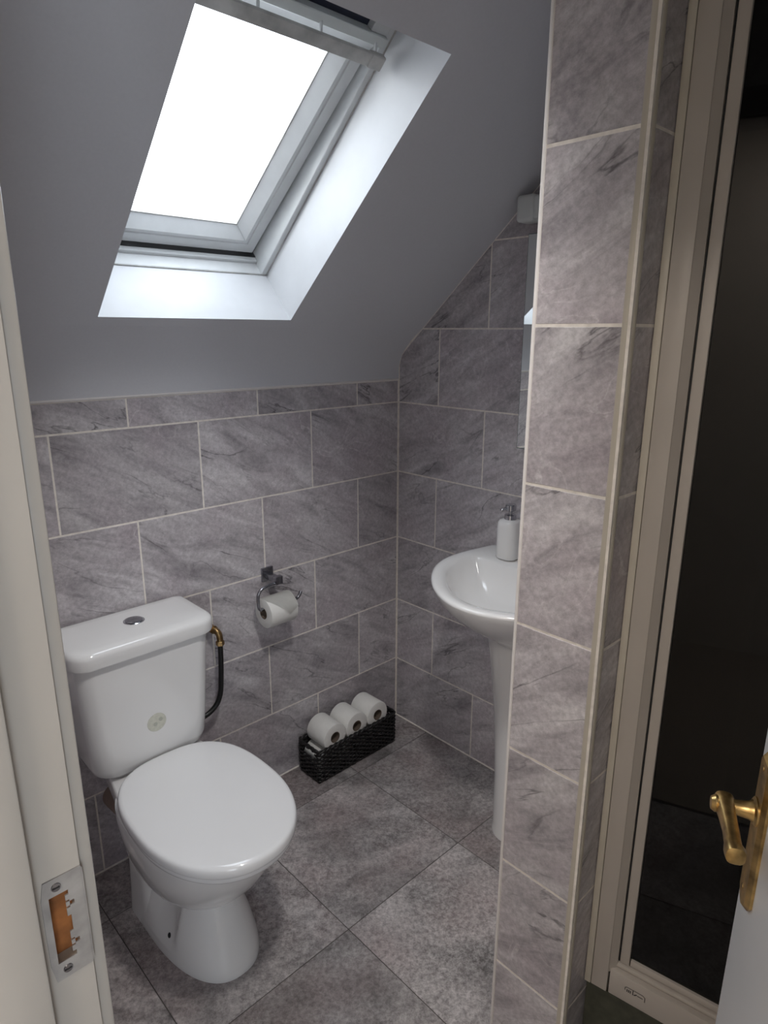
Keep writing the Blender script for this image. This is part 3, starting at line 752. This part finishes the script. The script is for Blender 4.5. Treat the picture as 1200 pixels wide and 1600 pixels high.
for k in range(2):   # twisted rim
    pts = [base_pts[i]+out_n(i)*(.0024*math.cos(i*.55+k*math.pi))+Vector((0, 0, BH-.005+.0032*math.sin(i*.55+k*math.pi))) for i in range(NP)]
    pts = [q(*p) for p in pts]; rg = tube_rings(pts+[pts[0]], .0042, 7)
    bm = bmesh.new(); loft_bm(bm, rg, False, False)
    link('rim', from_bm(bm, 'rim'), M['wicker'], BK, smooth=True)
for i in range(0, NP, 8):
    p = base_pts[i]
    if p.x < BX0+.006 and abs(p.y-ctr.y) < .03: continue
    tube('stake', [q(p.x, p.y, .003), q(p.x, p.y, BH-.006)], .0016, M['wicker'], BK, 6)
# rolls lying in the bottom of the basket and the three on top
rl = .098
low = [-.437, -.3335, -.23]
for x, lb in zip(low, ('white roll at the bottom of the basket, seen through its handle slot', 'white roll at the bottom of the basket under the middle of the three', 'white roll at the bottom of the basket nearest the room corner')):
    toilet_roll('toilet_roll', (x, -.075, .0575), (0, 1, 0), rl, .0505, .02, lb, 'toilet rolls')
for x, z, dy, lb in ((-.4225, .149, -.079, 'left of the three white rolls on top of the black basket'), (-.3205, .1475, -.077, 'middle of the three white rolls on top of the black basket'), (-.2185, .1475, -.076, 'right of the three white rolls on top of the black basket, nearest the corner')):
    toilet_roll('toilet_roll', (x, dy, z), (0, 1, 0), rl, .0495, .02, lb, 'toilet rolls')

# ------------------------------------------------------------------ basin
BYC = -.72; BZ = .842
B_ = empty('wash_basin', (-.17, BYC, 0), 'white ceramic pedestal basin on the right wall beside the tiled partition', 'basin')
half = [(0, .49), (.05, .484), (.1, .463), (.155, .427), (.205, .378), (.25, .318), (.276, .26), (.286, .2), (.283, .13), (.27, .06), (.262, .012), (.25, .002), (.15, .002), (0, .002)]
outl = [Vector((-x, BYC+dy, 0)) for dy, x in half]+[Vector((-x, BYC-dy, 0)) for dy, x in half[-2:0:-1]]
def ray_r(poly, c, th):
    d = Vector((math.cos(th), math.sin(th), 0)); best = None
    for i in range(len(poly)):
        a, b_ = poly[i], poly[(i+1) % len(poly)]; e = b_-a
        den = d.x*e.y-d.y*e.x
        if abs(den) < 1e-12: continue
        t = ((a.x-c.x)*e.y-(a.y-c.y)*e.x)/den; u = ((a.x-c.x)*d.y-(a.y-c.y)*d.x)/den
        if t > 0 and -1e-6 <= u <= 1+1e-6 and (best is None or t > best): best = t
    return best
outl_s = smooth_path(outl[:9], 5)[:-1]+outl[8:]   # rounder front curve on one side
pc = Vector((-.255, BYC, 0)); NB = 96
ths = [2*math.pi*k/NB for k in range(NB)]
rads = [ray_r(outl, pc, t) for t in ths]
for _ in range(3):
    rads = [(rads[k-1]+2*rads[k]+rads[(k+1) % NB])/4 if math.cos(ths[k]) < .45 else rads[k] for k in range(NB)]
def ring_out(inset, z, sc=1, c2=None, zf=None):
    out = []
    for t, rd in zip(ths, rads):
        v = pc+Vector((math.cos(t), math.sin(t), 0))*max(rd-inset, .01)
        if c2 is not None: v = c2+(v-c2)*sc
        v.x = min(v.x, -.0015)
        out.append(Vector((v.x, v.y, z))-B_.location)
    return out
def ring_in(sc, z, back=-.135):
    out = []; cc = Vector((-.285, BYC, 0))
    for t, rd in zip(ths, rads):
        d = Vector((math.cos(t), math.sin(t), 0)); rr_ = rd-.04
        if d.x > 1e-4: rr_ = min(rr_, (back-pc.x)/d.x)
        v = pc+d*rr_; v = cc+(v-cc)*sc
        out.append(Vector((v.x, v.y, z))-B_.location)
    return out
c2 = Vector((-.15, BYC, 0))
rings = [ring_out(0, .63, .34, c2), ring_out(0, .655, .38, c2), ring_out(0, .685, .5, c2), ring_out(0, .72, .665, c2), ring_out(0, .755, .81, c2), ring_out(0, .79, .92, c2), ring_out(0, .815, .975, c2), ring_out(0, .828, .994, c2),
         ring_out(.001, .8325), ring_out(0, .836), ring_out(.003, .8405), ring_out(.010, .843), ring_out(.022, .8425),
         ring_in(1.0, .8385), ring_in(.97, .832), ring_in(.93, .818), ring_in(.86, .79), ring_in(.72, .752), ring_in(.5, .732), ring_in(.2, .724), ring_in(.06, .722)]
bs = loft('bowl', rings, M['ceramic'], B_, ang=75)
lathe('waste', Vector((-.285, BYC, .7225))-B_.location, (0, 0, 1), [(0, .02), (.002, .019), (.0015, .01)], M['chrome'], B_, 24)
pr = []
for z, rx, ry, xc in ((0, .108, .084, -.15), (.01, .108, .084, -.15), (.03, .105, .081, -.15), (.2, .106, .086, -.15), (.4, .114, .098, -.15), (.55, .124, .114, -.155), (.64, .134, .128, -.155), (.69, .14, .138, -.155)):
    rg = []
    for k in range(48):
        t = 2*math.pi*k/48; c, s = math.cos(t), math.sin(t)
        x = xc+rx*c if c < 0 else xc+min(rx*c*1.2, .12); rg.append(Vector((min(x, -.006), BYC+ry*s, z))-B_.location)
    pr.append(rg)
loft('pedestal', pr, M['ceramic'], B_, ang=60)

# soap dispenser
S_ = empty('soap_dispenser', (-.092, -.573, .8438), 'white soap bottle with chrome pump standing on the back of the basin', 'soap dispenser')
def sq(z, hw, rc): return [Vector(p) for p in rrect(-hw, hw, -hw, hw, (rc,)*4, z, 6)]
loft('bottle', [sq(0, .031, .022), sq(.003, .034, .024), sq(.1, .034, .024), sq(.112, .0325, .023), sq(.119, .028, .02), sq(.1215, .02, .0155)], M['ceramic'], S_, ang=50)
lathe('collar', (0, 0, .1205), (0, 0, 1), [(0, .0185), (.004, .0185), (.014, .0175), (.016, .012)], M['chrome'], S_, 24)
lathe('pump_stem', (0, 0, .135), (0, 0, 1), [(0, .006), (.014, .006)], M['chrome'], S_, 16)
ph = lathe('pump_head', (0, 0, .147), (0, 0, 1), [(0, .013), (.002, .0165), (.018, .0165), (.02, .0145)], M['chrome'], S_, 24)
tube('nozzle', smooth_path([(-.008, .004, .155), (-.018, .009, .155), (-.024, .012, .153), (-.027, .0135, .148)], 4), .0042, M['chrome'], S_, 10)

# mirror and the light above it
MI = empty('mirror', (0, BYC, 1.47), 'frameless wall mirror above the basin, only its left edge showing', 'mirror')
q = lambda *p: Vector(p)-MI.location
box('backing', (-.018, -.902, 1.18), (-.0005, -.538, 1.765), M['black'], MI, org=MI.location)
box('glass_edge', (-.0235, -.907, 1.168), (-.018, -.533, 1.772), M['mirroredge'], MI, org=MI.location)
box('mirror_face', (-.0242, -.9055, 1.17), (-.0236, -.5345, 1.7705), M['mirror'], MI, org=MI.location)
LI = empty('wall_light', (0, BYC, 1.835), 'white plastic strip light fitting above the mirror, switched off', 'light')
box('end_cap', (-.062, -.570, 1.799), (-.001, -.512, 1.869), M['plastic'], LI, bevel=.011, seg=4, org=LI.location)
box('diffuser', (-.059, -.88, 1.803), (-.002, -.565, 1.865), M['plastic'], LI, bevel=.009, seg=3, org=LI.location)
box('end_cap', (-.062, -.928, 1.799), (-.001, -.87, 1.869), M['plastic'], LI, bevel=.011, seg=4, org=LI.location)

# ------------------------------------------------------------------ shower
ZP = .284                                   # top of the plinth
SO = Vector((-.705, PY1-.0005, 0))
pdir = Vector((math.sin(SCH), -math.cos(SCH), 0)); pnor = Vector((-math.cos(SCH), -math.sin(SCH), 0))   # along the screen, towards the room
SLEN = (SO.y-YF)/math.cos(SCH)-.004
PLn = empty('shower_plinth', SO, 'dark plinth and tray below the white shower screen', 'shower tray')
def sfn(t, o, z): return Vector((0, 0, z))+pdir*t+pnor*o
def sbox(name, lo, hi, mat, parent, bevel=.0015, seg=2): return box(name, lo, hi, mat, parent, bevel=bevel, fn=sfn, seg=seg)
sbox('plinth_panel', (.004, -.03, 0), (SLEN, -.006, ZP-.004), M['plinth'], PLn, bevel=0)
bm = bmesh.new(); A = []
tray = [(-.672, PY1-.004), (-.006, PY1-.004), (-.006, YF+.006), (SO.x+math.tan(SCH)*(SO.y-YF)+.035, YF+.006)]
for z in (.2, ZP-.03): A.append([Vector((x, y, z))-SO for x, y in tray])
loft_bm(bm, A); link('tray', from_bm(bm, 'tray'), M['tray'], PLn)
SE_ = empty('shower_enclosure', SO+Vector((0, 0, ZP)), 'white framed shower screen with dark glass beside the tiled partition', 'shower enclosure')
Z0, ZTOP = 0, 2.2-ZP
sbox('wall_strip', (.0005, -.035, Z0), (.0125, .001, ZTOP), M['silicone'], SE_)
sbox('wall_channel', (.013, -.035, Z0), (.043, 0, ZTOP), M['frame'], SE_)
bm = bmesh.new()
cr_ = [[sfn(t, o, z) for t, o in ((.0432, -.0002), (.055, -.012), (.055, -.035), (.0432, -.035))] for z in (.05, ZTOP-.04)]
loft_bm(bm, cr_); link('channel_return', from_bm(bm, 'channel_return'), M['frame'], SE_)
sbox('bottom_rail', (.0455, -.036, 0), (SLEN, -.0005, .058), M['frame'], SE_, bevel=.003)
sbox('rail_lip', (.047, -.036, .0575), (SLEN, -.011, .068), M['frame'], SE_, bevel=.004)
sbox('top_rail', (.0455, -.036, ZTOP-.05), (SLEN, -.0005, ZTOP), M['frame'], SE_, bevel=.003)
sbox('seal', (.0545, -.034, .0685), (.0595, -.018, ZTOP-.05), M['black'], SE_, bevel=0)
SD = bpy.data.objects.new('shower_door', None); COL.objects.link(SD); SD.parent = SE_
sbox('door_stile', (.058, -.032, .07), (.075, -.0145, ZTOP-.055), M['frame'], SD)
sbox('door_bead', (.0765, -.031, .07), (SLEN-.03, -.0165, .084), M['frame'], SD)
sbox('door_stile', (SLEN-.03, -.032, .07), (SLEN-.006, -.016, ZTOP-.055), M['frame'], SD)
sbox('glass', (.075, -.027, .083), (SLEN-.03, -.022, ZTOP-.055), M['showerglass'], SD, bevel=0)
# maker's mark pressed into the rail: rounded outline with faint characters
mk = bmesh.new()
def mkbar(t0, z0, t1, z1, wd=.0011):
    a, b_ = Vector((t0, z0)), Vector((t1, z1)); d = (b_-a); 
    if d.length < 1e-6: return
    d.normalize(); n = Vector((-d.y, d.x))*wd/2
    for s in (1,):
        c = [a+n-d*wd*.3, a-n-d*wd*.3, b_-n+d*wd*.3, b_+n+d*wd*.3]
        vs = [mk.verts.new(sfn(p.x+.018, .0002, p.y-.002)) for p in c]; mk.faces.new(vs)
T0, T1, MZ0, MZ1 = .058, .094, .026, .040
mkbar(T0, MZ1-.002, T0, MZ0+.006); mkbar(T0, MZ1-.002, T0+.003, MZ1); mkbar(T0+.003, MZ1, T1-.004, MZ1); mkbar(T1-.004, MZ1, T1, MZ1-.003); mkbar(T1, MZ1-.003, T1, MZ0+.001)
for tt in (.062, .065, .068): mkbar(tt, .030, tt, .0355, .0016)
mkbar(.0725, .0295, .0725, .0395, .0014); mkbar(.075, .0305, .079, .0335, .002); mkbar(.081, .0325, .09, .0325, .0014)
bmesh.ops.solidify(mk, geom=mk.faces[:], thickness=.0003)
link('maker_mark', from_bm(mk, 'maker_mark'), M['black'], SE_)
# electric shower box on the wall inside
EB = empty('shower_unit', (0, -1.52, 1.93), 'pale shower control unit seen dimly through the dark glass', 'shower unit')
box('casing', (-.075, -1.62, 1.80), (-.0005, -1.43, 2.12), M['plastic'], EB, bevel=.012, seg=3, org=EB.location)
lathe('dial', Vector((-.075, -1.525, 1.9))-EB.location, (-1, 0, 0), [(0, .03), (.016, .028), (.018, .024)], M['chrome'], EB, 28)

# ------------------------------------------------------------------ hallway behind the camera
bm = bmesh.new()
hx0, hx1, hy0, hy1, hz = -3.0, XDH, -3.2, .6, 2.4
add_box(bm, (hx0-.1, hy0, -.1), (hx0, hy1, hz)); 
HWX0, HWX1, HWZ0, HWZ1 = -2.92, -2.05, .55, 1.95
for lo, hi in (((hx0, hy0-.1, -.1), (HWX0, hy0, hz)), ((HWX1, hy0-.1, -.1), (hx1, hy0, hz)), ((HWX0, hy0-.1, -.1), (HWX1, hy0, HWZ0)), ((HWX0, hy0-.1, HWZ1), (HWX1, hy0, hz))): add_box(bm, lo, hi)
add_box(bm, (hx0, hy1, -.1), (hx1, hy1+.1, hz))
add_box(bm, (hx1-.001, .1, -.1), (hx1+.02, hy1, hz)); add_box(bm, (hx1-.001, hy0, -.1), (hx1+.02, YF-.1, hz))
wh = link('wall_hall', from_bm(bm, 'wall_hall'), M['hallpaint']); tag(wh, 'pale walls of the hallway behind the camera', 'wall', kind='structure')
HW = empty('fill_window', ((HWX0+HWX1)/2, hy0-.06, HWZ0), 'unseen hallway window behind the camera, added to let in fill light', 'window', kind='structure')  # added window, out of view, sends fill light through the doorway
for n_, lo, hi in (('frame_stile', (HWX0, hy0-.09, HWZ0), (HWX0+.05, hy0-.03, HWZ1)), ('frame_stile', (HWX1-.05, hy0-.09, HWZ0), (HWX1, hy0-.03, HWZ1)), ('frame_rail', (HWX0+.05, hy0-.09, HWZ0), (HWX1-.05, hy0-.03, HWZ0+.05)), ('frame_rail', (HWX0+.05, hy0-.09, HWZ1-.05), (HWX1-.05, hy0-.03, HWZ1))):
    box(n_, lo, hi, M['wood'], HW, bevel=.003, org=HW.location)
box('glass_pane', (HWX0+.05, hy0-.062, HWZ0+.05), (HWX1-.05, hy0-.058, HWZ1-.05), M['roofglass'], HW, org=HW.location)
fh = box('floor_hall', (hx0, hy0, -.1), (-1.667, hy1, -.002), M['carpet']); tag(fh, 'carpeted hallway floor behind the camera', 'floor', kind='structure')
ch_ = box('ceiling_hall', (hx0-.1, hy0-.1, hz), (XDH+.001, hy1+.1, hz+.06), M['hallpaint']); tag(ch_, 'hallway ceiling behind the camera', 'ceiling', kind='structure')
HL = empty('hall_fill_lamp', (-2.45, -1.6, hz), 'unseen round lamp on the hallway ceiling, added for warm fill light', 'lamp')  # added lamp, out of view, warm fill from the hall side
lathe('rim', (0, 0, -.0002), (0, 0, -1), [(0, .15), (.02, .15), (.022, .14)], M['plastic'], HL, 32)
lathe('diffuser', (0, 0, -.021), (0, 0, -1), [(0, .138), (.02, .13), (.035, .09), (.04, .03)], M['glow'], HL, 32)
ld = bpy.data.lights.new('hall_fill_light', 'AREA'); ld.shape = 'DISK'; ld.size = .26; ld.energy = HALL_FILL_POWER; ld.color = (1, .9, .8)
lo_ = bpy.data.objects.new('hall_fill_light', ld); COL.objects.link(lo_); lo_.parent = HL; lo_.location = (0, 0, -.07)


# unseen fill spot added to the flat bathroom ceiling, shaped as a downlight
RL = empty('fill_downlight', (-1.1, -1.2, ZC), 'unseen round downlight added to the flat bathroom ceiling as fill light', 'lamp')
lathe('bezel', (0, 0, -.0002), (0, 0, -1), [(0, .06), (.004, .06), (.007, .052), (.007, .044), (.003, .043)], M['chrome'], RL, 32)
lathe('lens', (0, 0, -.0034), (0, 0, -1), [(0, .042), (.001, .041)], M['glow'], RL, 32)
ld = bpy.data.lights.new('fill_beam', 'SPOT'); ld.spot_size = R(64); ld.spot_blend = .75; ld.shadow_soft_size = .07; ld.energy = ROOM_FILL_POWER; ld.color = (1, .97, .94)
lo_ = bpy.data.objects.new('fill_beam', ld); COL.objects.link(lo_); lo_.parent = RL; lo_.location = (0, 0, -.085)
lo_.rotation_euler = (Vector((-.92, -.26, .2))-Vector((-1.1, -1.2, ZC-.085))).to_track_quat('-Z', 'Y').to_euler()   # added beam aimed at the toilet, away from slope and partition
